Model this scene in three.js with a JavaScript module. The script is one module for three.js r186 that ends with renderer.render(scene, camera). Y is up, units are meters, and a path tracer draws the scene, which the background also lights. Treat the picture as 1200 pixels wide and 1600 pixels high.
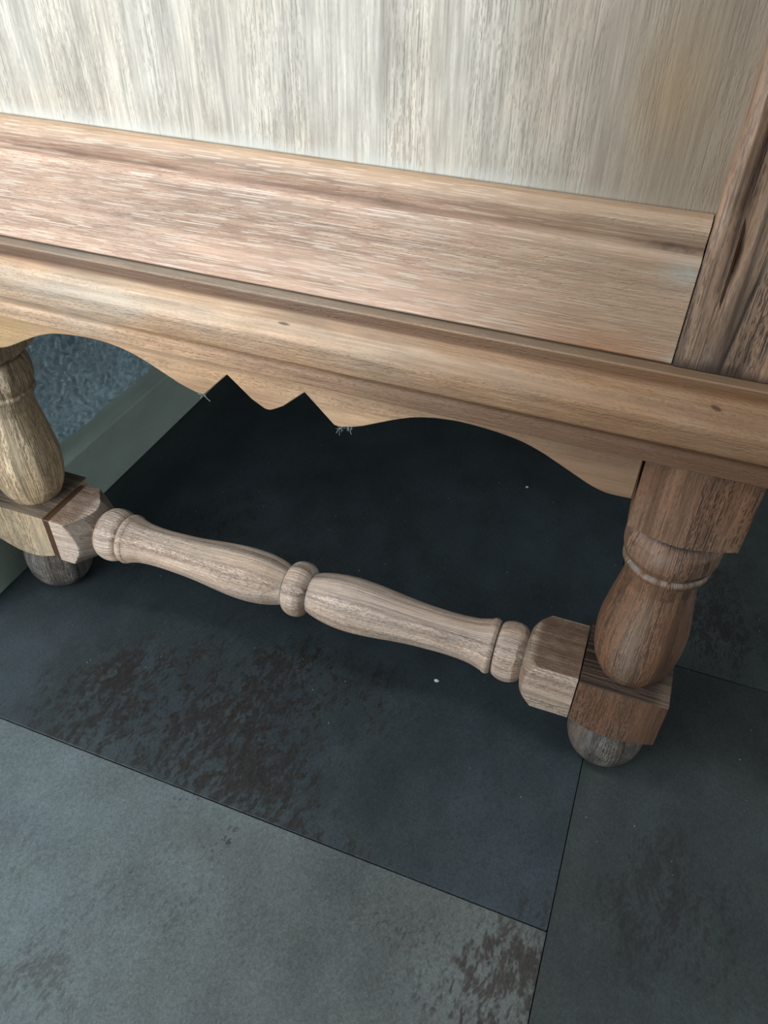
import * as THREE from 'three';
import { mergeGeometries, mergeVertices, toCreasedNormals } from 'three/addons/utils/BufferGeometryUtils.js';
import { RectAreaLightUniformsLib } from 'three/addons/lights/RectAreaLightUniformsLib.js';

// ------------------------------------------------------------ camera, light, exposure
const scene = new THREE.Scene();
const camera = new THREE.PerspectiveCamera(67.09, 0.75, 0.02, 30);
camera.position.set(0.36267, 0.42273, 0.27682);
camera.rotation.set(-0.71957, 0.34906, 0.02308, 'YXZ');
const renderer = new THREE.WebGLRenderer({ antialias: true });
renderer.toneMapping = THREE.LinearToneMapping;
renderer.toneMappingExposure = 0.9;
renderer.shadowMap.enabled = true;
renderer.outputColorSpace = THREE.SRGBColorSpace;
scene.background = new THREE.Color(0.62, 0.8, 1.0);            // overcast sky outside the window
RectAreaLightUniformsLib.init();
const WIN = { z: 0.72, x0: -0.85, x1: 0.12, y0: 0.06, y1: 1.45 };   // glazed door opposite the end of the chest, to the left
const day = new THREE.RectAreaLight(new THREE.Color(0.9, 0.965, 1.0), 5.1, WIN.x1 - WIN.x0 - 0.1, WIN.y1 - WIN.y0 - 0.1);
day.position.set((WIN.x0 + WIN.x1) / 2, (WIN.y0 + WIN.y1) / 2, WIN.z - 0.02);
day.lookAt(day.position.x, day.position.y, -10);
scene.add(day);
const ROOF = { x0: -0.9, x1: -0.05, z0: 0.1, z1: 0.65, y: 2.4 };    // roof light above
const roofDay = new THREE.RectAreaLight(new THREE.Color(0.9, 0.965, 1.0), 19, ROOF.x1 - ROOF.x0 - 0.1, ROOF.z1 - ROOF.z0 - 0.1);
roofDay.position.set((ROOF.x0 + ROOF.x1) / 2, ROOF.y + 0.01, (ROOF.z0 + ROOF.z1) / 2);
roofDay.lookAt(roofDay.position.x, 0, roofDay.position.z);
scene.add(roofDay);

const SIDE = { x: 2.0, z0: -1.0, z1: 0.1, y0: 0.1, y1: 1.5 };     // added glazed door across the room, invented to brighten the left wall
const sideFill = new THREE.RectAreaLight(new THREE.Color(0.9, 0.97, 1.0), 2.1, SIDE.z1 - SIDE.z0 - 0.1, SIDE.y1 - SIDE.y0 - 0.1);
sideFill.position.set(SIDE.x - 0.01, (SIDE.y0 + SIDE.y1) / 2, (SIDE.z0 + SIDE.z1) / 2);
sideFill.lookAt(-10, sideFill.position.y, sideFill.position.z);
scene.add(sideFill);

// ------------------------------------------------------------ noise
const hash = (x, y, s) => {
  let h = Math.imul(x | 0, 374761393) ^ Math.imul(y | 0, 668265263) ^ Math.imul(s | 0, 1442695041);
  h = Math.imul(h ^ (h >>> 13), 1274126177); h ^= h >>> 16; h = Math.imul(h, 2246822519);
  return ((h ^ (h >>> 15)) >>> 0) / 4294967296;
};
const vn = (x, y, s) => {
  const ix = Math.floor(x), iy = Math.floor(y), fx = x - ix, fy = y - iy;
  const a = fx * fx * (3 - 2 * fx), b = fy * fy * (3 - 2 * fy);
  const p = hash(ix, iy, s), q = hash(ix + 1, iy, s), r = hash(ix, iy + 1, s), t = hash(ix + 1, iy + 1, s);
  return p + (q - p) * a + (r - p) * b + (p - q - r + t) * a * b;
};
const fbm = (x, y, s, o = 3) => { let v = 0, a = 0.5, n = 0; for (let i = 0; i < o; i++) { v += a * vn(x, y, s + i * 17); n += a; a *= 0.5; x *= 2.03; y *= 2.03; } return v / n; };
const clamp01 = (x) => (x < 0 ? 0 : x > 1 ? 1 : x);
const smooth = (a, b, x) => { const t = clamp01((x - a) / (b - a)); return t * t * (3 - 2 * t); };
const mix = (a, b, t) => a + (b - a) * t;
const bump2 = (u, v, cu, cv, ru, rv) => Math.exp(-(((u - cu) / ru) ** 2) - ((v - cv) / rv) ** 2);
// short dashes along v: pores of oak
const dashes = (u, v, cu, cv, s, prob) => {
  const c = Math.floor(u / cu), off = hash(c, 7, s) * cv * 3, y = (v + off) / cv, r = Math.floor(y);
  const h = hash(c, r, s + 1);
  if (h > prob) return 0;
  const fx = u / cu - c, fy = y - r, len = 0.25 + 0.7 * hash(c, r, s + 2), w = 0.25 + 0.25 * hash(c, r, s + 3);
  const cx = 0.5 + 0.4 * (hash(c, r, s + 4) - 0.5), a = 1 - Math.abs(fx - cx) / w, b = 1 - Math.abs(fy - 0.5) / (len / 2);
  return a <= 0 || b <= 0 ? 0 : Math.min(1, a * 1.6) * Math.min(1, b * 3);
};

// ------------------------------------------------------------ textures: fn(u, v) in metres -> writes out[0..2] (sRGB 0..1) and out[3] height
function paint(w, h, U, V, fn, u0 = 0, v0 = 0) {
  const c = new Uint8Array(w * h * 4), b = new Uint8Array(w * h * 4), o = [0, 0, 0, 0];
  for (let j = 0, i = 0; j < h; j++) for (let k = 0; k < w; k++, i += 4) {
    fn(u0 + ((k + 0.5) / w) * U, v0 + ((j + 0.5) / h) * V, o);
    c[i] = 255 * clamp01(o[0]); c[i + 1] = 255 * clamp01(o[1]); c[i + 2] = 255 * clamp01(o[2]); c[i + 3] = 255;
    b[i] = b[i + 1] = b[i + 2] = 255 * clamp01(o[3]); b[i + 3] = 255;
  }
  const tex = (d, srgb) => {
    const t = new THREE.DataTexture(d, w, h, THREE.RGBAFormat);
    t.wrapS = t.wrapT = THREE.RepeatWrapping; t.magFilter = THREE.LinearFilter; t.minFilter = THREE.LinearMipmapLinearFilter; t.generateMipmaps = true;
    if (srgb) t.colorSpace = THREE.SRGBColorSpace;
    t.repeat.set(1 / U, 1 / V); t.offset.set(-u0 / U, -v0 / V); t.needsUpdate = true;
    return t;
  };
  return { map: tex(c, true), bumpMap: tex(b, false) };
}
const surface = (tex, extra) => new THREE.MeshPhysicalMaterial({ ...tex, roughness: 0.6, bumpScale: 0.0004, ...extra });

// oak: u across the grain, v along it
function oak(P) {
  const { base, dark, light, grey, seed: s } = P;
  return (u, v, o) => {
    const w = u + (P.wave ?? 0.002) * (fbm(u * 9 + 3, v * 4, s, 2) - 0.5) * 2;
    const tone = fbm(w * (P.broad ?? 40), v * 5, s + 1, 3) - 0.5;
    const streak = fbm(w * 260, v * (P.sv ?? 11), s + 2, 3) - 0.5;
    const fibre = vn(w * 1500, v * 60, s + 3) - 0.5;
    const mott = fbm(u * 160, v * 90, s + 4, 2) - 0.5;
    const pu = P.pu ?? 0.0005, pv = P.pv ?? 0.0035, pp = P.pp ?? 0.45;
    let pore = Math.max(dashes(w, v, pu, pv, s + 5, pp), 0.8 * dashes(w + 0.0002, v, pu * 0.7, pv * 0.6, s + 25, pp * 0.8));
    pore = Math.max(pore, (P.line ?? 0.6) * dashes(w + 0.0001, v, pu * 1.3, pv * 4.5, s + 45, 0.4));
    const poreArea = smooth(0.3, 0.62, fbm(w * 120, v * 4, s + 6, 2));
    const lime = (P.lime ?? 0) * Math.max(dashes(w, v, 0.0009, 0.028, s + 8, 0.42), 0.7 * dashes(w + 0.0003, v, 0.0006, 0.016, s + 9, 0.4));
    const k = 1 + (P.tone ?? 0.5) * tone + (P.streak ?? 0.35) * streak + (P.fibre ?? 0.14) * fibre + 0.12 * mott;
    const g = clamp01((P.greyAmt ?? 0) * smooth(0.3, 0.75, fbm(u * 45 + 9, v * 22, s + 7, 3)));
    const d = clamp01(pore * (0.3 + 0.7 * poreArea) * (P.pore ?? 0.5) + Math.max(0, -streak - 0.08) * (P.dk ?? 1.2));
    for (let i = 0; i < 3; i++) {
      let c = mix(base[i], grey[i], g) * k;
      c = mix(c, dark[i], d); o[i] = mix(c, light[i], lime * 0.7);
    }
    o[3] = 0.6 + 0.35 * fibre + 0.3 * streak - 0.45 * pore * (0.3 + 0.7 * poreArea) + 0.15 * lime;
    if (P.after) P.after(u, v, o);
  };
}
const rgb = (r, g, b) => [r / 255, g / 255, b / 255];
const blend = (o, c, t) => { for (let i = 0; i < 3; i++) o[i] = mix(o[i], c[i], t); };

// ------------------------------------------------------------ object helpers
const taken = {};
const numbered = (n) => { const k = (taken[n] = (taken[n] ?? -1) + 1); return k ? n + '_' + String(k).padStart(3, '0') : n; };
function put(name, geometry, material, parent = scene) {
  const m = new THREE.Mesh(geometry, material);
  m.name = parent === scene ? numbered(name) : name; m.castShadow = m.receiveShadow = true; parent.add(m);
  return m;
}
function part(name, geometry, material, parent) {
  const same = parent.children.filter((c) => c.name.replace(/_\d{3}$/, '') === name).length;
  const m = put(name, geometry, material, parent);
  if (same) m.name = name + '_' + String(same).padStart(3, '0');
  return m;
}
const tag = (o, label, category, group) => { Object.assign(o.userData, { label, category }); if (group) o.userData.group = group; return o; };
const structure = (o, label) => { o.userData.kind = 'structure'; if (label) o.userData.label = label; return o; };
function fromArrays(pos, uv, idx, crease) {
  const g = new THREE.BufferGeometry();
  g.setAttribute('position', new THREE.Float32BufferAttribute(pos, 3));
  g.setAttribute('uv', new THREE.Float32BufferAttribute(uv, 2));
  g.setIndex(idx);
  if (crease) return toCreasedNormals(g, crease);
  g.computeVertexNormals();
  return g;
}
// box from corners with bevelled edges and uv in metres: axis 'x' | 'y' | 'z' is the grain (v)
function box(x0, x1, y0, y1, z0, z1, grain = 'y', bev = 0.0006) {
  const s = new THREE.Shape(), b = bev;
  s.moveTo(x0 + b, y0 + b); s.lineTo(x1 - b, y0 + b); s.lineTo(x1 - b, y1 - b); s.lineTo(x0 + b, y1 - b); s.closePath();
  const g = new THREE.ExtrudeGeometry(s, { depth: z1 - z0 - 2 * b, bevelEnabled: true, bevelThickness: b, bevelSize: b, bevelSegments: 1 });
  g.translate(0, 0, z0 + b);
  return boxUV(g, grain);
}
function boxUV(g, grain) {
  const p = g.attributes.position, n = g.attributes.normal, uv = new Float32Array(p.count * 2);
  for (let i = 0; i < p.count; i++) {
    const q = [p.getX(i), p.getY(i), p.getZ(i)], a = [Math.abs(n.getX(i)), Math.abs(n.getY(i)), Math.abs(n.getZ(i))];
    const m = a.indexOf(Math.max(...a)), gi = 'xyz'.indexOf(grain);
    let v = gi, u = [0, 1, 2].find((k) => k !== gi && k !== m);
    if (m === gi) { v = [0, 1, 2].find((k) => k !== m); u = 3 - m - v; }
    uv[2 * i] = q[u]; uv[2 * i + 1] = q[v];
  }
  g.setAttribute('uv', new THREE.BufferAttribute(uv, 2));
  return g;
}
// smooth run through control points of one segment
function run(pts, step) {
  if (pts.length < 3) return pts;
  const c = new THREE.CatmullRomCurve3(pts.map(([a, b]) => new THREE.Vector3(a, b, 0)), false, 'centripetal');
  const n = Math.max(pts.length * 2, Math.ceil(c.getLength() / step));
  return c.getPoints(n).map((p) => [p.x, p.y]);
}
const profile = (segments, step = 0.0006) => { const out = []; for (const s of segments) for (const q of run(s, step)) { const l = out[out.length - 1]; if (!l || Math.hypot(l[0] - q[0], l[1] - q[1]) > 1e-7) out.push(q); } return out; };
// wood turned from a square blank: radius from the profile [along, r], clipped by the blank of half sizes ha, hb; axis along y
function turned(prof, ha, hb, seed, wear = 0.00018) {
  const N = 160, th = [];
  for (let i = 0; i <= N; i++) th.push((i / N) * 2 * Math.PI);
  const c0 = Math.atan2(hb, ha);
  for (const c of [c0, Math.PI - c0, Math.PI + c0, 2 * Math.PI - c0]) for (const d of [-0.03, -0.012, 0, 0.012, 0.03]) th.push(c + d);
  th.sort((a, b) => a - b);
  const M = th.length, pos = [], uv = [], idx = [];
  let arc = 0;
  for (let j = 0; j < prof.length; j++) {
    const [y, r] = prof[j];
    if (j) arc += Math.hypot(y - prof[j - 1][0], Math.min(0.03, r) - Math.min(0.03, prof[j - 1][1]));
    for (let i = 0; i < M; i++) {
      const c = Math.cos(th[i]), s = Math.sin(th[i]), q = 1 / Math.pow(Math.pow(Math.abs(c) / ha, 60) + Math.pow(Math.abs(s) / hb, 60), 1 / 60);
      const k = Math.min(r, q), wv = r < 0.001 ? 0 : wear * (fbm(th[i] * 3.2 + 5, y * 90, seed, 2) + 0.5 * vn(c * 40, y * 700 + s * 40, seed + 5) - 0.75);
      pos.push((k + wv) * c, y, (k + wv) * s);
      uv.push((th[i] / (2 * Math.PI)) * 0.16, prof.byArc ? arc : y + (r < 0.03 ? 0 : 0));
      if (i && j) { const a = (j - 1) * M + i - 1, b = a + 1, d = j * M + i - 1, e = d + 1; idx.push(a, d, b, b, d, e); }
    }
  }
  const g = fromArrays(pos, uv, idx, 0.55), p = g.attributes.position, t = g.attributes.uv, A = new THREE.Vector3(), B = new THREE.Vector3(), C = new THREE.Vector3(), n = new THREE.Vector3();
  for (let i = 0; i < p.count; i += 3) {                                       // sawn shoulders: grain runs across them
    A.fromBufferAttribute(p, i); B.fromBufferAttribute(p, i + 1); C.fromBufferAttribute(p, i + 2);
    n.crossVectors(B.clone().sub(A), C.clone().sub(A)).normalize();
    if (Math.abs(n.y) > 0.985) [A, B, C].forEach((q, k) => t.setXY(i + k, q.z + 0.05, q.x + 0.271));
  }
  return g;
}
// moulding: profile [out, y] (from top to bottom) swept along a path of [x, z] with mitres; the outside is to the left of travel seen from below
function sweep(prof, path, off = 0) {
  const pos = [], uv = [], idx = [], P = path.length;
  let girth = 0; const gs = prof.map((q, i) => (i ? (girth += Math.hypot(q[0] - prof[i - 1][0], q[1] - prof[i - 1][1])) : 0));
  let run0 = off;
  const N = [];
  for (let i = 0; i < P - 1; i++) { const dx = path[i + 1][0] - path[i][0], dz = path[i + 1][1] - path[i][1], l = Math.hypot(dx, dz); N.push([-dz / l, dx / l, l]); }
  for (let i = 0; i < P - 1; i++) {
    const at = (k) => {
      const a = N[Math.max(0, k - 1)], b = N[Math.min(P - 2, k)];
      const d = 1 + a[0] * b[0] + a[1] * b[1];
      return [(a[0] + b[0]) / d, (a[1] + b[1]) / d];
    };
    const cuts = i === 0 ? 120 : 30, n0 = at(i), n1 = at(i + 1), first = pos.length / 3;
    for (let c = 0; c <= cuts; c++) {
      const t = c / cuts;
      for (let j = 0; j < prof.length; j++) {
        const o = prof[j][0], x0 = path[i][0] + n0[0] * o, z0 = path[i][1] + n0[1] * o, x1 = path[i + 1][0] + n1[0] * o, z1 = path[i + 1][1] + n1[1] * o;
        pos.push(mix(x0, x1, t), prof[j][1], mix(z0, z1, t)); uv.push(gs[j], run0 + t * N[i][2]);
        if (c && j) { const A = first + (c - 1) * prof.length + j - 1, B = A + 1, C = A + prof.length, D = C + 1; idx.push(A, B, C, B, D, C); }
      }
    }
    run0 += N[i][2];
  }
  return fromArrays(pos, uv, idx, 0.5);
}

// ------------------------------------------------------------ the room
const SLAB = 0.0032;
const plasterTex = paint(640, 640, 0.25, 0.25, (u, v, o) => {
  const a = fbm(u * 420, v * 420, 301, 3), b = fbm(u * 40, v * 40, 305, 3) - 0.5;
  const k = 1 + 0.22 * (a - 0.5) + 0.12 * b;
  o[0] = 0.76 * k; o[1] = 0.85 * k; o[2] = 0.875 * k; o[3] = a;
});
const plaster = surface(plasterTex, { roughness: 0.75, bumpScale: 0.0006 });
const paintWhite = new THREE.MeshStandardMaterial({ color: new THREE.Color(0.45, 0.45, 0.44), roughness: 0.9 });
const baseTex = paint(512, 256, 0.2, 0.1, (u, v, o) => {
  const k = 1 + 0.07 * (fbm(u * 900, v * 900, 311, 2) - 0.5) + 0.1 * (fbm(u * 30, v * 60, 315, 3) - 0.5);
  o[0] = 0.64 * k; o[1] = 0.69 * k; o[2] = 0.64 * k; o[3] = fbm(u * 500, v * 500, 317, 2);
});
const basePaint = surface(baseTex, { roughness: 0.55, bumpScale: 0.0001 });

// wall beside the chest: roughcast plaster, real relief where it shows
const WX = -0.0405;
{
  const zs = [], ys = [];
  for (let z = -1.3; z < -0.34; z += 0.04) zs.push(z); for (let z = -0.34; z < -0.03; z += 0.0011) zs.push(z); for (let z = -0.03; z < 0.03; z += 0.02) zs.push(z); zs.push(0.04);
  for (const y of [0, 0.02, 0.04]) ys.push(y); for (let y = 0.05; y < 0.21; y += 0.0011) ys.push(y); for (let y = 0.21; y < 2.4; y += 0.05) ys.push(y); ys.push(2.4);
  const pos = [], uv = [], idx = [];
  for (let j = 0; j < ys.length; j++) for (let i = 0; i < zs.length; i++) {
    const z = zs[i], y = ys[j], rag = 0.0590 + 0.008 * (fbm(z * 120, 3, 331, 3) - 0.3);
    const f = smooth(-0.345, -0.335, z) * (1 - smooth(-0.038, -0.032, z)) * smooth(rag, rag + 0.006, y) * (1 - smooth(0.2, 0.208, y));
    const blob = smooth(0.38, 0.68, fbm(z * 290, y * 260, 341, 2)), fine = fbm(z * 520, y * 520, 345, 2);
    pos.push(WX + f * (0.0050 * blob + 0.0014 * fine), y, z); uv.push(z, y);
    if (i && j) { const a = (j - 1) * zs.length + i - 1, b = a + 1, c = a + zs.length, d = c + 1; idx.push(a, c, b, b, c, d); }
  }
  const front = fromArrays(pos, uv, idx);
  const back = box(-1.4, WX - 0.003, 0, 2.4, -1.4, 0.04, 'y', 0.001);
  const w = structure(put('wall_left', mergeGeometries([front.toNonIndexed(), back.index ? back.toNonIndexed() : back]), plaster));
  w.userData.label = 'grey blue roughcast plaster wall behind the left leg';
}
{ // baseboard with eased top edge
  const s = new THREE.Shape(); s.moveTo(WX - 0.001, 0.0005); s.lineTo(-0.0303, 0.0005); s.lineTo(-0.0303, 0.0502); s.quadraticCurveTo(-0.0303, 0.0515, -0.0312, 0.0524); s.quadraticCurveTo(-0.037, 0.0560, WX + 0.0004, 0.0625); s.lineTo(WX - 0.001, 0.0625); s.closePath();
  const g = new THREE.ExtrudeGeometry(s, { depth: 1.34, bevelEnabled: false, curveSegments: 6 }); g.translate(0, 0, -1.3);
  const p = g.attributes.position, uv = new Float32Array(p.count * 2);
  for (let i = 0; i < p.count; i++) { uv[2 * i] = p.getZ(i); uv[2 * i + 1] = p.getY(i) - p.getX(i); }
  g.setAttribute('uv', new THREE.BufferAttribute(uv, 2));
  const b = structure(put('baseboard_left', g, basePaint)); b.userData.label = 'plain green grey baseboard under the roughcast wall';
}
const X1 = SIDE.x, Z1 = WIN.z, XL = -1.3, Z0 = -1.3, H = 2.4, ZP = 0.04;
{
  const t = 0.12, { z0, z1, y0, y1 } = SIDE, f = 0.05, white = new THREE.MeshStandardMaterial({ color: 0xe8e8e4, roughness: 0.5 });
  structure(put('wall_right', mergeGeometries([box(X1, X1 + t, 0, H, Z0, z0), box(X1, X1 + t, 0, H, z1, Z1), box(X1, X1 + t, 0, y0, z0, z1), box(X1, X1 + t, y1, H, z0, z1)]), paintWhite));
  const w = new THREE.Group(); w.name = 'added_window_3'; structure(w); scene.add(w);  // added and unseen, frames the fill light for the left wall
  const a = X1 + 0.04, b = X1 + 0.09;
  part('window_frame', mergeGeometries([box(a, b, y0, y1, z0, z0 + f), box(a, b, y0, y1, z1 - f, z1), box(a, b, y0, y0 + f, z0 + f, z1 - f), box(a, b, y1 - f, y1, z0 + f, z1 - f)]), white, w);
  part('pane', box(a + 0.02, a + 0.024, y0 + f, y1 - f, z0 + f, z1 - f), new THREE.MeshPhysicalMaterial({ transmission: 1, thickness: 0, roughness: 0, ior: 1.5 }), w);
}
structure(put('wall_bay', box(XL - 0.1, XL, 0, H, ZP, Z1), paintWhite));
structure(put('wall_back', box(WX - 0.003, X1 + 0.1, 0, H, Z0 - 0.1, Z0), paintWhite));
structure(put('ceiling', mergeGeometries([box(XL - 0.2, ROOF.x0, H, H + 0.1, Z0 - 0.1, Z1 + 0.2), box(ROOF.x1, X1 + 0.1, H, H + 0.1, Z0 - 0.1, Z1 + 0.2), box(ROOF.x0, ROOF.x1, H, H + 0.1, Z0 - 0.1, ROOF.z0), box(ROOF.x0, ROOF.x1, H, H + 0.1, ROOF.z1, Z1 + 0.2)]), paintWhite));
{
  const w = new THREE.Group(); w.name = 'window_2'; structure(w); scene.add(w);
  const f = 0.05, a = H + 0.03, b = H + 0.08, white = new THREE.MeshStandardMaterial({ color: 0xe8e8e4, roughness: 0.5 }), { x0, x1, z0, z1 } = ROOF;
  part('window_frame', mergeGeometries([box(x0, x0 + f, a, b, z0, z1), box(x1 - f, x1, a, b, z0, z1), box(x0 + f, x1 - f, a, b, z0, z0 + f), box(x0 + f, x1 - f, a, b, z1 - f, z1)]), white, w);
  part('pane', box(x0 + f, x1 - f, a + 0.02, a + 0.024, z0 + f, z1 - f), new THREE.MeshPhysicalMaterial({ transmission: 1, thickness: 0, roughness: 0, ior: 1.5 }), w);
}
{ // the wall with the glazed door
  const t = 0.12;
  structure(put('wall_front', mergeGeometries([box(XL - 0.1, WIN.x0, 0, H, Z1, Z1 + t), box(WIN.x1, X1 + 0.1, 0, H, Z1, Z1 + t), box(WIN.x0, WIN.x1, 0, WIN.y0, Z1, Z1 + t), box(WIN.x0, WIN.x1, WIN.y1, H, Z1, Z1 + t)]), paintWhite));
  const w = new THREE.Group(); w.name = 'window_1'; structure(w); scene.add(w);
  const f = 0.05, a = Z1 + 0.04, b = Z1 + 0.09, white = new THREE.MeshStandardMaterial({ color: 0xe8e8e4, roughness: 0.5 });
  part('window_frame', mergeGeometries([box(WIN.x0, WIN.x0 + f, WIN.y0, WIN.y1, a, b), box(WIN.x1 - f, WIN.x1, WIN.y0, WIN.y1, a, b), box(WIN.x0 + f, WIN.x1 - f, WIN.y0, WIN.y0 + f, a, b), box(WIN.x0 + f, WIN.x1 - f, WIN.y1 - f, WIN.y1, a, b)]), white, w);
  part('pane', box(WIN.x0 + f, WIN.x1 - f, WIN.y0 + f, WIN.y1 - f, Z1 + 0.064, Z1 + 0.068), new THREE.MeshPhysicalMaterial({ transmission: 1, thickness: 0, roughness: 0, ior: 1.5 }), w);
}

// floor: dark slate-look tiles with open joints
const tileTone = (u, v, o, c, s, P = {}) => {
  const sp = 0.6 * (fbm(u * 2600, v * 2400, s, 2) - 0.5) + 0.4 * (fbm(u * 900, v * 800, s + 1, 2) - 0.5), md = fbm(u * 60, v * 45, s + 3, 3) - 0.5, bg = fbm(u * 14, v * 10, s + 5, 3) - 0.5;
  const k = 1 + 0.55 * sp + (P.md ?? 0.26) * md + 0.36 * bg;
  for (let i = 0; i < 3; i++) o[i] = c[i] * k;
  o[2] += 0.012 * (fbm(u * 40, v * 40, s + 9, 2) - 0.5); 
  o[3] = 0.5 + 0.5 * sp + 0.25 * md;
};
// rusty dark patches: noise stretched along v (z), let through by a mask
const rust = (u, v, o, s, mask, col, amt = 0.8, sk = 0.05) => {
  if (mask < 0.02) return;
  const us = u + sk * v + 0.004 * (vn(u * 90, v * 90, s + 3) - 0.5), n = fbm(us * 300, v * 140, s, 4), n2 = fbm(us * 900, v * 420, s + 7, 3), n3 = fbm(us * 45, v * 26, s + 11, 2);
  const q = n * 0.42 + n2 * 0.36 + n3 * 0.22, t = smooth(0.60 - 0.22 * mask, 0.78 - 0.22 * mask, q) * Math.min(1, mask * 1.4);
  const f = 0.7 + 0.6 * vn(us * 1100, v * 600, s + 9);
  blend(o, [col[0] * f, col[1] * f, col[2] * f], t * amt); o[3] -= 0.25 * t;
};
const flecks = (u, v, o, s, mask) => { const n = fbm(u * 620 + v * 120, v * 420, s, 3); const t = smooth(0.70 - 0.08 * mask, 0.76 - 0.08 * mask, n) * Math.min(1, mask); blend(o, [0.12, 0.115, 0.11], 0.7 * t); };
const BLK = rgb(35, 31, 29), BRN = rgb(44, 37, 33);
const tileA = paint(1536, 800, 0.43, 0.23, (u, v, o) => {
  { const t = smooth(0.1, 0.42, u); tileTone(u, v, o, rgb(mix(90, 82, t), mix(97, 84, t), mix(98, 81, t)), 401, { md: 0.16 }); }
  rust(u, v, o, 411, 0.9 * bump2(u, v, 0.375, 0.145, 0.045, 0.045) + 0.35 * bump2(u, v, 0.39, 0.115, 0.04, 0.018), BRN, 0.7);
  rust(u, v, o, 417, 0.6 * bump2(u, v, 0.165, 0.21, 0.045, 0.03) + 0.35 * bump2(u, v, 0.2, 0.16, 0.05, 0.025) + 0.3 * bump2(u, v, 0.11, 0.16, 0.03, 0.03), BRN, 0.45);
  blend(o, [0.27, 0.275, 0.25], 0.3 * bump2(u, v, 0.21, 0.118, 0.03, 0.012));
  flecks(u, v, o, 421, 0.8 * bump2(u, v, 0.181, 0.103, 0.008, 0.007) + 0.8 * bump2(u, v, 0.213, 0.115, 0.009, 0.01) + 0.35 * bump2(u, v, 0.21, 0.15, 0.05, 0.03) + 0.5 * bump2(u, v, 0.32, 0.125, 0.04, 0.012));
}, -0.033, 0.097);
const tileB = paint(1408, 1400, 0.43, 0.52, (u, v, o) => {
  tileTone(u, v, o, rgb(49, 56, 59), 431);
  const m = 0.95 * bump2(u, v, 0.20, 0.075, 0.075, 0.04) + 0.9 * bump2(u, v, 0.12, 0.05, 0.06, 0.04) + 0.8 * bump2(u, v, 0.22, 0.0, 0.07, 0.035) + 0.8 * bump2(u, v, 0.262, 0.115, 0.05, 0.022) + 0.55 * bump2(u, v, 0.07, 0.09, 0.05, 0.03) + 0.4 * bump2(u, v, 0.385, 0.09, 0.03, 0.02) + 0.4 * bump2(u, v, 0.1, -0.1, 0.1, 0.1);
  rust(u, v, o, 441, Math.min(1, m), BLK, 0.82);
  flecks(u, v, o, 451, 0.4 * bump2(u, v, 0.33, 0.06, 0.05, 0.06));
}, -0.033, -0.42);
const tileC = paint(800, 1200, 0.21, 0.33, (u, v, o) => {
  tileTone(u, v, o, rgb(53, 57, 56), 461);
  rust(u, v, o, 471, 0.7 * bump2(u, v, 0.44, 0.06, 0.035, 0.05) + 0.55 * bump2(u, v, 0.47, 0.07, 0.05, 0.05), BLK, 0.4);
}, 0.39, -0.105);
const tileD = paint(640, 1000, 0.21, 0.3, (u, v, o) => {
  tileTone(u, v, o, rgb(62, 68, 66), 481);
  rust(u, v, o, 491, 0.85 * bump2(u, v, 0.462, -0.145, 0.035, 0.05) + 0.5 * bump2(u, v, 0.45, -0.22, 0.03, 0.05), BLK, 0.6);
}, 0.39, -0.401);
const tileX = paint(512, 512, 0.45, 0.45, (u, v, o) => tileTone(u, v, o, rgb(66, 69, 69), 501));
{
  const fl = structure(put('floor', box(XL, X1, -0.1, -SLAB, Z0, Z1), new THREE.MeshStandardMaterial({ color: 0x0b0b0c, roughness: 0.9 })));
  fl.userData.label = 'floor of dark slate look tiles with thin joints';
  const mat = (t) => surface(t, { roughness: 0.5, bumpScale: 0.00028, specularIntensity: 0.55 });
  const MA = mat(tileA), MB = mat(tileB), MC = mat(tileC), MD = mat(tileD), MX = mat(tileX), J = 0.0003;
  const tile = (x0, x1, z0, z1, m) => part('floor_tile', boxUVfloor(box(x0 + J, x1 - J, -SLAB, 0, z0 + J, z1 - J, 'z', 0.0004)), m, fl);
  const boxUVfloor = (g) => g;
  const XJ = 0.3922, ZL = 0.098, ZR = -0.1027, W = 0.46, LN = 0.9;
  const cols = [[XL, -0.0303 - 0.04, 0.15], [-0.0303 - 0.04, XJ, ZL], [XJ, XJ + W, ZR], [XJ + W, XJ + 2 * W, ZL], [XJ + 2 * W, XJ + 3 * W, ZR], [XJ + 3 * W, X1, ZL]];
  cols.forEach(([x0, x1, zj], c) => {
    for (let k = -2; k < 4; k++) {
      const a = Math.max(Z0, zj + k * LN), b = Math.min(Z1, zj + (k + 1) * LN);
      if (b - a < 0.02) continue;
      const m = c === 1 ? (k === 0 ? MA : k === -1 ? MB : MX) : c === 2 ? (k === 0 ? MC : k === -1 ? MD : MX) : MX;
      tile(x0, x1, a, b, m);
    }
  });
}

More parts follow.
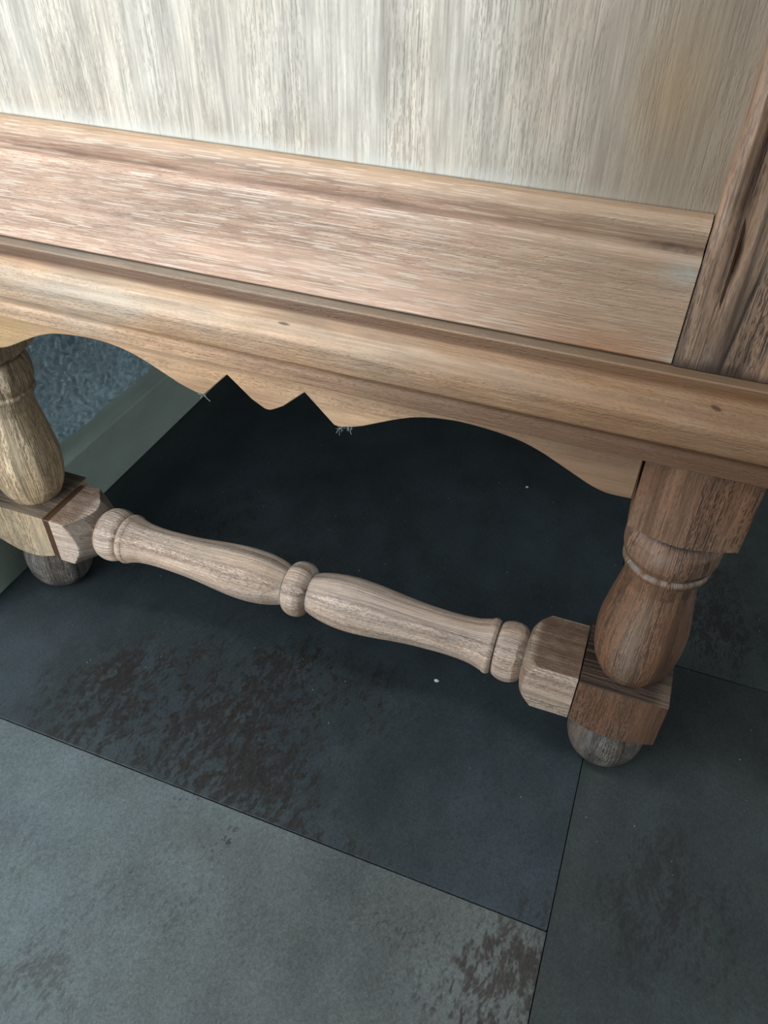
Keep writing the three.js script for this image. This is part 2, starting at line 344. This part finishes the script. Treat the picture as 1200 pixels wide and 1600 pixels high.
// ------------------------------------------------------------ the oak chest
const L = 0.4, HB = 0.0235, LZ = -0.022;          // leg spacing, half a leg, depth of the leg axis
const XI = 0.3756, XC = 0.4300, ZF = -0.004, YR = 0.2725;
const DARK = rgb(92, 68, 52), GREY = rgb(176, 170, 160);
const dust = rgb(150, 150, 144);
const panelTex = paint(1920, 1100, 0.42, 0.52, oak({
  base: rgb(212, 198, 180), dark: rgb(142, 128, 114), light: rgb(225, 218, 205), grey: rgb(206, 198, 186), seed: 11, broad: 70, tone: 0.12, sv: 30, streak: 0.16, fibre: 0.2, pore: 0.55, pp: 0.3, pu: 0.00042, pv: 0.0045, line: 1, greyAmt: 0.6, dk: 0.9, wave: 0.002,
  after: (u, v, o) => {
    const e = v - 0.3262, rag = fbm(u * 500, v * 60, 91, 2);
    blend(o, rgb(214, 214, 206), 0.75 * smooth(0.008, 0.001, e + 0.004 * (rag - 0.5)) * smooth(0.25, 0.6, rag + 0.2));    // pale residue along the lower edge
    blend(o, rgb(90, 86, 76), 0.75 * smooth(0.0012, 0.0003, e));
    blend(o, rgb(112, 94, 75), 0.72 * smooth(0.265, 0.37, u + 0.02 * (fbm(u * 60, v * 8, 95, 3) - 0.5)));            // browner near the stile, plus painted fall-off of light to the right
    blend(o, rgb(150, 112, 70), 0.35 * bump2(u, v, 0.352, 0.362, 0.012, 0.02));
  },
}), -0.03, 0.318);
const railTex = paint(448, 2048, 0.078, 0.42, oak({
  base: rgb(208, 172, 148), dark: rgb(150, 118, 100), light: rgb(246, 226, 208), grey: rgb(204, 176, 158), seed: 31, broad: 60, tone: 0.2, streak: 0.2, fibre: 0.14, pore: 0.42, pp: 0.2, greyAmt: 0.4, lime: 1.1, dk: 0.8,
  after: (u, v, o) => {
    blend(o, rgb(196, 158, 116), 0.45 * smooth(0.016, 0.002, u));
    blend(o, rgb(96, 70, 56), 0.5 * bump2(u, 0, 0.0185, 0, 0.0022, 1) * smooth(0.25, 0.55, fbm(u * 200, v * 14, 97, 3)));
    blend(o, rgb(175, 105, 64), 0.3 * bump2(u, v, 0.058, 0.35, 0.006, 0.03)); blend(o, rgb(132, 108, 84), 0.6 * smooth(0.24, 0.36, v));  // the brown blend along v paints in dimmer light at the right end
    const gn = 0.5 + fbm(u * 500, v * 500, 98, 2);
    blend(o, rgb(168, 166, 158), gn * (0.6 * bump2(u, v, 0.0285, 0.3715, 0.005, 0.007) + 0.8 * bump2(u, v, 0.0655, 0.3745, 0.005, 0.0025)));      // grey residue in the corners
    blend(o, rgb(60, 46, 38), 0.55 * bump2(u, v, 0.019, 0.366, 0.0022, 0.012) * gn); blend(o, rgb(156, 98, 62), 0.4 * gn * bump2(u, v, 0.063, 0.352, 0.004, 0.018));
  },
}), -0.002, -0.03);
const mouldTex = paint(448, 2048, 0.075, 0.48, oak({
  base: rgb(196, 156, 122), dark: rgb(126, 96, 72), light: rgb(215, 180, 145), grey: rgb(188, 172, 154), seed: 51, broad: 90, tone: 0.34, streak: 0.3, fibre: 0.18, pore: 0.5, pp: 0.35, greyAmt: 0.55,
  after: (u, v, o) => {
    const n = fbm(u * 300, v * 90, 99, 2);
    blend(o, rgb(134, 130, 122), 0.75 * smooth(0.0085, 0.0065, u) * (0.6 + 0.6 * n));                                 // dust on the ledge
    blend(o, rgb(92, 66, 50), 0.7 * smooth(0.0072, 0.0088, u) * smooth(0.0165, 0.0125, u));                            // dirt in the quirk
    blend(o, rgb(190, 182, 168), 0.5 * bump2(u, v, 0.026, 0.13, 0.006, 0.05) * (0.5 + n));
    blend(o, rgb(40, 30, 25), 0.9 * smooth(0.0016, 0.0009, Math.hypot((u - 0.0195), (v - 0.412) * 0.8)) + 0.6 * smooth(0.0009, 0.0003, Math.hypot(u - 0.021, (v - 0.239) * 0.25)));
    blend(o, rgb(150, 88, 52), 0.3 * smooth(0.33, 0.42, v) * n);
    blend(o, rgb(104, 74, 48), 0.6 * smooth(0.2, 0.44, v)); blend(o, rgb(80, 57, 43), 0.6 * smooth(0.036, 0.042, u) * smooth(0.15, 0.35, v));  // painted shade: dimmer right end, darker hollow and fillet below the nose
  },
}), 0, 0);
const apronTex = paint(448, 1600, 0.08, 0.36, oak({ base: rgb(200, 160, 124), dark: rgb(140, 106, 80), light: rgb(220, 186, 150), grey: rgb(190, 164, 140), seed: 71, broad: 50, tone: 0.2, streak: 0.2, pore: 0.55, pp: 0.4, greyAmt: 0.3,
  after: (u, v, o) => { blend(o, rgb(190, 160, 105), 0.4 * smooth(0.10, 0.04, v)); blend(o, rgb(104, 78, 58), 0.6 * smooth(0.2, 0.38, v)); },  // last blend paints weaker light toward the right leg
}), 0.19, 0.02);
const stileTex = paint(448, 1600, 0.07, 0.6, oak({ base: rgb(124, 98, 78), dark: rgb(54, 41, 33), light: rgb(180, 150, 120), grey: rgb(110, 102, 96), seed: 81, broad: 110, tone: 0.4, streak: 0.5, fibre: 0.24, pore: 0.85, pp: 0.4, pv: 0.007, line: 1, greyAmt: 0.45, dk: 2.2,
  after: (u, v, o) => {
    const w = u + 0.0008 * (fbm(v * 60, 2, 85, 2) - 0.5);
    blend(o, rgb(38, 27, 22), 0.55 * bump2(w, 0, 0.0155, 0, 0.0009, 1) * smooth(0.296, 0.312, v));
    blend(o, rgb(30, 22, 19), 0.8 * bump2(w - 0.06 * (v - 0.29), 0, 0.0255, 0, 0.0007, 1) * smooth(0.325, 0.305, v));
    blend(o, rgb(46, 34, 28), 0.7 * smooth(0.278, 0.273, v + 0.003 * (fbm(u * 400, 1, 87, 2) - 0.5)));
  },
}), 0, 0.268);
const legRTex = paint(896, 1500, 0.16, 0.265, oak({ base: rgb(119, 85, 63), dark: rgb(62, 45, 35), light: rgb(190, 150, 120), grey: rgb(136, 112, 94), seed: 101, broad: 60, tone: 0.24, streak: 0.3, fibre: 0.24, pore: 0.8, pp: 0.5, pu: 0.00065, pv: 0.005, line: 1, greyAmt: 0.5, dk: 1.2,
  after: (u, v, o) => {
    const n = fbm(u * 300, v * 300, 105, 3);
    blend(o, dust, 0.7 * bump2(0, v, 0, 0.1648, 1, 0.0014) * smooth(0.35, 0.6, n));
    blend(o, rgb(44, 33, 28), 0.85 * bump2(0, v, 0, 0.1868, 1, 0.0012));  // shadow line below the upper block, painted dark
    blend(o, rgb(168, 158, 148), 0.45 * bump2(u, v, 0.046, 0.178, 0.01, 0.004) * (0.4 + n) + 0.4 * bump2(u, v, 0.046, 0.115, 0.007, 0.03));
    blend(o, rgb(86, 64, 52), 0.3 * smooth(0.0852, 0.0822, v) * (0.4 + n));
    if (v > 0.2445) { const l = fbm(u * 1100, v * 20, 107, 2); blend(o, rgb(70, 55, 46), 0.75); blend(o, rgb(36, 28, 24), 0.8 * smooth(0.5, 0.62, l)); blend(o, rgb(130, 108, 88), 0.5 * smooth(0.285, 0.292, v)); }   // sawn, grimy shoulder
    blend(o, rgb(150, 96, 66), 0.25 * bump2(u, v, 0.046, 0.062, 0.006, 0.02));
  },
}), 0, 0.035);
const legLTex = paint(896, 1500, 0.16, 0.265, oak({ base: rgb(196, 168, 134), dark: rgb(108, 86, 64), light: rgb(210, 184, 148), grey: rgb(186, 174, 156), seed: 121, broad: 60, tone: 0.24, streak: 0.24, fibre: 0.24, pore: 0.75, pp: 0.5, pu: 0.0007, pv: 0.006, line: 1, greyAmt: 0.4, dk: 1,
  after: (u, v, o) => {
    const n = fbm(u * 300, v * 300, 125, 3);
    blend(o, rgb(172, 160, 140), 0.6 * bump2(0, v, 0, 0.1624, 1, 0.0012));
    blend(o, rgb(86, 68, 54), 0.55 * bump2(0, v, 0, 0.1868, 1, 0.0012));  // painted shadow under the block shoulder
    blend(o, rgb(150, 134, 114), 0.3 * smooth(0.0852, 0.0822, v) * (0.5 + n));
    if (v > 0.2445) { const l = fbm(u * 1100, v * 20, 127, 2); blend(o, rgb(104, 92, 80), 0.8); blend(o, rgb(66, 54, 46), 0.6 * smooth(0.5, 0.62, l)); }
  },
}), 0, 0.035);
const footTex = paint(512, 256, 0.16, 0.06, oak({ base: rgb(112, 96, 82), dark: rgb(48, 42, 38), light: rgb(150, 144, 136), grey: rgb(118, 117, 115), seed: 141, broad: 60, tone: 0.35, streak: 0.45, fibre: 0.25, pore: 0.8, pp: 0.5, pv: 0.005, greyAmt: 0.6,
  after: (u, v, o) => { const n = fbm(u * 260, v * 260, 143, 3); blend(o, rgb(70, 66, 62), 0.4 * smooth(0.5, 0.72, n)); blend(o, rgb(140, 138, 134), 0.5 * smooth(0.0022, 0.0008, v)); },
}));
const stretchTex = paint(896, 1600, 0.16, 0.36, oak({ base: rgb(198, 170, 148), dark: rgb(112, 88, 72), light: rgb(205, 176, 150), grey: rgb(192, 176, 164), seed: 161, broad: 55, tone: 0.26, streak: 0.28, fibre: 0.2, pore: 0.75, pp: 0.5, greyAmt: 0.5, dk: 1.3, wave: 0.006,
  after: (u, v, o) => {
    const n = fbm(u * 260, v * 260, 165, 3);
    for (const x of [0.0735, 0.1915, 0.2085, 0.3268, 0.344]) blend(o, rgb(178, 174, 166), 0.6 * bump2(0, v, 0, x, 1, 0.0012) * smooth(0.3, 0.6, n));   // dust in the turned grooves
    const d = Math.hypot((u - 0.052) * 2.4, v - 0.166) * 900; blend(o, rgb(104, 78, 60), 0.35 * smooth(0.55, 1, Math.sin(d + 3 * n)) * bump2(u, v, 0.052, 0.166, 0.012, 0.026)); // knot figure
    const top = smooth(0.0222, 0.0208, Math.abs(u - 0.08)), endR = smooth(0.347, 0.352, v), endL = smooth(0.048, 0.043, v);
    blend(o, rgb(98, 72, 55), top * (0.75 * endR + 0.55 * endL) * (0.6 + 0.6 * n));                                           // grime on the tops of the end blocks
    const th = (u / 0.16) * 2 * Math.PI, q = Math.min(0.0177 / Math.abs(Math.cos(th)), 0.0205 / Math.abs(Math.sin(th)));     // grime where the lathe cut into the blocks
    const rl = v < 0.0475 ? mix(0.0271, 0.0208, (v - 0.0408) / 0.0067) : mix(0.0208, 0.0146, (v - 0.0475) / 0.008), rr = v > 0.3482 ? mix(0.0223, 0.0276, (v - 0.3482) / 0.0063) : mix(0.0146, 0.0223, (v - 0.3446) / 0.0036);
    if (v < 0.0555) blend(o, rgb(104, 95, 84), 0.75 * smooth(0, 0.0004, q - rl) * (0.6 + 0.6 * n));
    if (v > 0.3446) blend(o, rgb(120, 98, 80), 0.5 * smooth(0, 0.0004, q - rr));
  },
}), 0, 0.024);
const carcassMat = surface(paint(256, 256, 0.3, 0.6, oak({ base: rgb(120, 92, 70), dark: DARK, light: rgb(150, 120, 95), grey: GREY, seed: 181, pore: 0.5 })), { roughness: 0.8 });

const chest = new THREE.Group(); chest.name = 'oak_chest'; chest.position.set(0.2, 0, -0.44); scene.add(chest);
tag(chest, 'weathered oak chest on turned legs with a scalloped apron and low turned stretcher', 'chest');
const inner = (name, g, m, parent = chest) => { g.translate(-0.2, 0, 0.44); return part(name, g, m, parent); };   // shapes are written in room coordinates
const WAX = { roughness: 0.5, bumpScale: 0.0003, specularIntensity: 0.8 };
const panelM = surface(panelTex, { roughness: 0.5, bumpScale: 0.00018, specularIntensity: 0.9 });
const railM = surface(railTex, WAX), mouldM = surface(mouldTex, WAX), apronM = surface(apronTex, { ...WAX, roughness: 0.6 }), stileM = surface(stileTex, WAX);
const legRM = surface(legRTex, { roughness: 0.52, bumpScale: 0.0004 }), legLM = surface(legLTex, { roughness: 0.52, bumpScale: 0.0004 });
const footM = surface(footTex, { roughness: 0.8, bumpScale: 0.0006 }), stretchM = surface(stretchTex, { roughness: 0.42, bumpScale: 0.0005, specularIntensity: 1 });

inner('panel', box(-0.01, 0.40, 0.30, 0.83, -0.022, -0.014, 'y', 0.0005), panelM);
// edge moulding of rails and stiles: [depth in front, distance from the field edge]
const stick = profile([[[-0.0160, 0], [-0.0112, 0.0001]], [[-0.0112, 0.0001], [-0.0092, 0.0008], [-0.0078, 0.0026], [-0.0074, 0.0048], [-0.0084, 0.0074], [-0.0094, 0.0092]], [[-0.0094, 0.0092], [-0.0094, 0.0104]], [[-0.0094, 0.0104], [-0.0072, 0.0118]], [[-0.0072, 0.0118], [-0.0052, 0.0124], [-0.0042, 0.0136], [-0.004, 0.0152]]], 0.0005);
{ // bottom rail: profile swept along x
  const top = 0.3266, pr = [...stick.map(([z, d]) => [z, top - d]), [ZF, YR + 0.0015], [ZF - 0.0006, YR + 0.0007], [-0.016, YR + 0.0007]];
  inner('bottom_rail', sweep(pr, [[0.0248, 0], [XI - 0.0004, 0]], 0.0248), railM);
  // its end, where it meets the stile
  const s = new THREE.Shape(pr.map(([z, y]) => new THREE.Vector2(z, y)));
}
function stile(x0, x1, flip) {   // profile across x, swept up y
  const pos = [], uv = [], idx = [], pr = [...stick.map(([z, d]) => [d, z]), [x1 - x0 - 0.002, ZF], [x1 - x0 - 0.0006, ZF - 0.0006], [x1 - x0, ZF - 0.002], [x1 - x0, -0.022]];
  const ys = []; for (let y = YR + 0.0004; y < 0.4; y += 0.004) ys.push(y); ys.push(0.86);
  ys.forEach((y, j) => pr.forEach(([d, z], i) => {
    const t = smooth(0.316, 0.331, y), g = smooth(0.292, 0.325, y);                    // the moulding dies out where the rail is joined
    const flat = ZF - 0.0006 * smooth(0.0012, 0, d) * (i < pr.length - 1 ? 1 : 0), zz = i > pr.length - 2 ? z : d < 0.0095 ? mix(flat, z, t) : mix(flat, z, g);
    pos.push(flip ? x1 - d : x0 + d, y, zz); uv.push(d + 0.0075, y);
    if (i && j) { const a = (j - 1) * pr.length + i - 1, b = a + 1, c = a + pr.length, e = c + 1; flip ? idx.push(a, c, b, b, c, e) : idx.push(a, b, c, b, e, c); }
  }));
  return fromArrays(pos, uv, idx, 0.5);
}
inner('stile', stile(XI, XC, false), stileM);
inner('stile', stile(-0.0262, 0.0244, true), stileM);
inner('top_rail', box(0.0248, XI - 0.0004, 0.79, 0.86, -0.016, ZF, 'x'), railM);
{ // base moulding: dusty ledge, quirk, broad nose, hollow and fillet
  const mp = profile([[[-0.0060, YR], [0.0014, YR]], [[0.0014, YR], [0.0019, YR - 0.0005]], [[0.0019, YR - 0.0005], [0.0019, YR - 0.0042]], [[0.0019, YR - 0.0042], [0.0042, YR - 0.0044]],
    [[0.0042, 0.2681], [0.0085, 0.2668], [0.0126, 0.2637], [0.0151, 0.2593], [0.0157, 0.2548], [0.0147, 0.2508]], [[0.0147, 0.2508], [0.0142, 0.2496]], [[0.0142, 0.2496], [0.0118, 0.2478], [0.0109, 0.2458], [0.0116, 0.2437]], [[0.0116, 0.2437], [0.0124, 0.2431]], [[0.0124, 0.2431], [0.0126, 0.2390]], [[0.0126, 0.2390], [0.0122, 0.2386]], [[0.0122, 0.2386], [-0.012, 0.2386]]], 0.0005);
  const path = [[-0.0262, 0], [0.4262, 0], [0.4262, -0.86]];
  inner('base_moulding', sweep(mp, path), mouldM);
}
{ // scalloped apron
  const half = [[0.0243, 0.2090], [0.0300, 0.2087], [0.0360, 0.2089], [0.0430, 0.2110], [0.0505, 0.2146], [0.0580, 0.2183], [0.0660, 0.2221], [0.0750, 0.2253], [0.0840, 0.2270], [0.0930, 0.2279], [0.1020, 0.2283], [0.1100, 0.2279], [0.1180, 0.2268], [0.1260, 0.2247], [0.1340, 0.2215], [0.1430, 0.2172], [0.1510, 0.2134], [0.1575, 0.2112], [0.1610, 0.2104]];
  const left = run(half, 0.0015), mid = [[0.1632, 0.2103], [0.1648, 0.2107], [0.1792, 0.2251], [0.1795, 0.2251], [0.1912, 0.2146], [0.1962, 0.2116], [0.1985, 0.2105], [0.2, 0.2103]];
  const l = [...left, ...mid], all = [...l, ...l.slice(0, -1).reverse().map(([x, y]) => [0.4 - x, y])].map(([x, y]) => [x > 0.37 ? Math.min(x, 0.3757 - 0.0003) : x, y]);
  const s = new THREE.Shape(all.map(([x, y]) => new THREE.Vector2(x, y))); s.lineTo(0.3754, 0.25); s.lineTo(0.0243, 0.25); s.closePath();
  const b = 0.0004, g = new THREE.ExtrudeGeometry(s, { depth: 0.014, bevelEnabled: true, bevelThickness: b, bevelSize: b, bevelOffset: -b, bevelSegments: 1 });
  g.translate(0, 0, -0.0148);
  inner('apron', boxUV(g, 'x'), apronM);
}
// carcass behind the end panel
inner('carcass', mergeGeometries([box(-0.024, 0.4255, 0.240, 0.86, -0.86, -0.0225, 'y', 0.001)]), carcassMat);
inner('chest_top', box(-0.0285, 0.445, 0.86, 0.885, -0.885, 0.02, 'z', 0.004), mouldM);

// legs
const footProfile = profile([[[0, 0.0001], [0, 0.0100]], [[0, 0.0100], [0.0008, 0.0130], [0.0040, 0.0176], [0.0100, 0.0210], [0.0180, 0.0227], [0.0270, 0.0228], [0.0350, 0.0212], [0.0402, 0.0192]], [[0.0402, 0.0192], [0.0402, 0.0001]]], 0.0009);
const legProfile = profile([[[0.0402, 0.0001], [0.0402, 0.0192]], [[0.0402, 0.0192], [0.0405, 0.0215], [0.0418, 0.0240], [0.0442, 0.0280], [0.0472, 0.0325], [0.0478, 0.0345]], [[0.0478, 0.0345], [0.0640, 0.0350], [0.0806, 0.0345]], [[0.0806, 0.0345], [0.0813, 0.0333]], [[0.0813, 0.0333], [0.0815, 0.0168]],
  [[0.0815, 0.0168], [0.0835, 0.0177], [0.0870, 0.0194], [0.0925, 0.0211], [0.1000, 0.0223], [0.1080, 0.0229], [0.1160, 0.0227], [0.1260, 0.0214], [0.1370, 0.0197], [0.1460, 0.0184], [0.1530, 0.0178], [0.1565, 0.0180], [0.1580, 0.0184]],
  [[0.1580, 0.0184], [0.1600, 0.0188]], [[0.1600, 0.0188], [0.1607, 0.0203], [0.1624, 0.0210], [0.1641, 0.0204], [0.1648, 0.0192]], [[0.1648, 0.0192], [0.1670, 0.0210], [0.1710, 0.0222], [0.1760, 0.0224], [0.1808, 0.0217], [0.1848, 0.0205], [0.1866, 0.0194]], [[0.1866, 0.0194], [0.1888, 0.0216], [0.1908, 0.0241], [0.1934, 0.0290], [0.1955, 0.0333], [0.1960, 0.0345]], [[0.1960, 0.0345], [0.2460, 0.0345]], [[0.2460, 0.0345], [0.2460, 0.0001]]], 0.0007);
const legGeo = turned(legProfile, HB, HB, 201), footGeo = turned(footProfile, 0.03, 0.03, 207, 0.0004);
function leg(x, z, m, turn, label) {
  const l = part('leg', legGeo, m, chest); l.position.set(x - 0.2, 0, z + 0.44); l.rotation.y = turn;
  const f = part('bun_foot', footGeo, footM, l); f.userData.label = 'dusty grey bun foot';
  if (label) l.userData.label = label;
  return l;
}
leg(L, LZ, legRM, 0, 'reddish brown turned front leg');
leg(0, LZ, legLM, 0, 'lighter honey brown turned leg near the wall');
leg(L, -0.82, legRM, Math.PI / 2); leg(0, -0.82, legLM, Math.PI / 2);

// stretcher: turned between two square blocks, pulled a little out of the left leg
{
  const half = [[[0.3756, 0.0001], [0.3756, 0.0300]], [[0.3756, 0.0300], [0.3560, 0.0300]], [[0.3560, 0.0300], [0.3545, 0.0276], [0.3515, 0.0250], [0.3482, 0.0223], [0.3460, 0.0192], [0.3450, 0.0166], [0.3446, 0.0146]], [[0.3446, 0.0146], [0.3443, 0.0136]],
    [[0.3443, 0.0136], [0.3428, 0.0158], [0.3395, 0.0175], [0.3358, 0.0180], [0.3320, 0.0175], [0.3285, 0.0158], [0.3270, 0.0134]],
    [[0.3270, 0.0134], [0.3266, 0.0156]], [[0.3266, 0.0156], [0.3256, 0.0164], [0.3238, 0.0168], [0.3222, 0.0163], [0.3217, 0.0158]], [[0.3217, 0.0158], [0.3190, 0.0150], [0.3145, 0.0138], [0.3070, 0.0130], [0.2980, 0.0127], [0.2880, 0.0129], [0.2780, 0.0134], [0.2670, 0.0144], [0.2560, 0.0157], [0.2450, 0.0167], [0.2350, 0.0171], [0.2260, 0.0166], [0.2180, 0.0153], [0.2120, 0.0137], [0.2086, 0.0124]],
    [[0.2086, 0.0124], [0.2083, 0.0118]], [[0.2083, 0.0118], [0.2073, 0.0142], [0.2052, 0.0163], [0.2026, 0.0174], [0.2000, 0.0177]]];
  const h = profile(half, 0.0007).reverse();                                  // from the middle to the right end
  const block = profile([[[0.0302, 0.0001], [0.0302, 0.0300]], [[0.0302, 0.0300], [0.0390, 0.0300]], [[0.0390, 0.0300], [0.0408, 0.0271], [0.0440, 0.0236], [0.0475, 0.0208], [0.0515, 0.0184], [0.0540, 0.0166], [0.0555, 0.0146]]], 0.0007);
  const left = [...block, ...h.map(([x, r]) => [0.4 - x, r]).reverse().filter((q) => q[0] > 0.0556)];
  const prof = [...left, ...h.slice(1)];
  const g = turned(prof, 0.0177, 0.0205, 221);
  g.rotateZ(-Math.PI / 2);                                                    // axis y -> x
  const piv = new THREE.Matrix4().makeTranslation(0.3756, 0, 0), yaw = new THREE.Matrix4().makeRotationY(0.0085);
  g.translate(-0.3756, 0, 0); g.applyMatrix4(yaw); g.rotateZ(-0.004); g.translate(0.3756, 0.0637, -0.0203);
  const s = inner('stretcher', g, stretchM); s.userData.label = 'turned oak stretcher between the two legs';
  const t = inner('tenon', box(0.0215, 0.0312, 0.0472, 0.0802, -0.0385, 0.0010, 'y', 0.0004), new THREE.MeshPhysicalMaterial({ color: new THREE.Color(0.085, 0.04, 0.02), roughness: 0.35 }), s);
  t.userData.label = 'glossy dark brown tenon shoulder showing in the gap';
}

// ------------------------------------------------------------ small things: cobwebs and crumbs
{
  const rnd = (() => { let k = 0; return () => hash(k++, 3, 777); })();
  const web = new THREE.MeshStandardMaterial({ color: 0x8f989c, roughness: 0.9 });
  const wisp = (spots, label) => {
    const gs = [], [cx, cy, cz] = spots[0];
    for (const [x, y, z, n, len] of spots) for (let i = 0; i < n; i++) {
      const p = [new THREE.Vector3(x - cx + (rnd() - 0.5) * len * 0.5, y - cy, z - cz + (rnd() - 0.5) * 0.002)], d = new THREE.Vector3((rnd() - 0.5) * 1.6, -0.7 * rnd() - 0.25, (rnd() - 0.4) * 0.7);
      for (let k = 1; k < 5; k++) { d.add(new THREE.Vector3((rnd() - 0.5) * 1.1, (rnd() - 0.5) * 0.7, (rnd() - 0.5) * 0.6)); p.push(p[k - 1].clone().addScaledVector(d, (len / 4) * (0.5 + 0.5 * rnd()))); }
      gs.push(new THREE.TubeGeometry(new THREE.CatmullRomCurve3(p), 10, 0.00009 + 0.00008 * rnd(), 5));
    }
    const m = put('cobweb', mergeGeometries(gs), web); m.position.set(cx, cy, cz);
    tag(m, label, 'cobweb');
  };
  wisp([[0.1640, 0.2104, -0.001, 7, 0.0045]], 'small wisp of grey cobweb on the apron tip nearest the wall');
  wisp([[0.2385, 0.2104, -0.001, 6, 0.005], [0.2440, 0.2122, -0.001, 11, 0.004], [0.2425, 0.2118, -0.001, 2, 0.007]], 'larger tuft of grey cobweb under the right hand apron tip');
  const chalk = new THREE.MeshStandardMaterial({ color: 0xc9c9c2, roughness: 0.9 });
  const lump = (s) => { const g = new THREE.IcosahedronGeometry(1, 2), p = g.attributes.position; for (let i = 0; i < p.count; i++) { const v = new THREE.Vector3().fromBufferAttribute(p, i), k = 0.75 + 0.5 * vn(v.x * 2 + v.z * 3 + 9, v.y * 2 + 5, s); p.setXYZ(i, v.x * k, v.y * k, v.z * k); } g.computeVertexNormals(); return g; };
  const c1 = put('crumb', lump(1), chalk); c1.scale.set(0.0016, 0.0008, 0.0011); c1.position.set(0.291, 0.0007, -0.030);
  tag(c1, 'small white crumb on the dark tile below the stretcher, near its right end', 'crumb');
  const c2 = put('crumb', lump(2), chalk); c2.scale.set(0.0011, 0.0007, 0.001); c2.position.set(0.301, 0.0006, -0.253);
  tag(c2, 'white crumb on the floor far under the chest, below the right apron arch', 'crumb');
  const speck = new THREE.IcosahedronGeometry(1, 0), gs = [];
  for (let i = 0; i < 150; i++) {
    const x = 0.0 + 0.52 * rnd(), z = -0.26 + 0.31 * rnd(), r = 0.00014 + 0.00026 * rnd() * rnd();
    if (Math.abs(z + 0.02) < 0.04 && (x < 0.03 || Math.abs(x - 0.4) < 0.04)) continue;
    const g = speck.clone(); g.scale(r, r * 0.6, r); g.translate(x, r * 0.5, z); gs.push(g);
  }
  const d = put('dust_specks', mergeGeometries(gs), chalk); d.userData.kind = 'stuff'; tag(d, 'scattered pale dust specks on the dark floor under the chest', 'dust');
}

renderer.render(scene, camera);
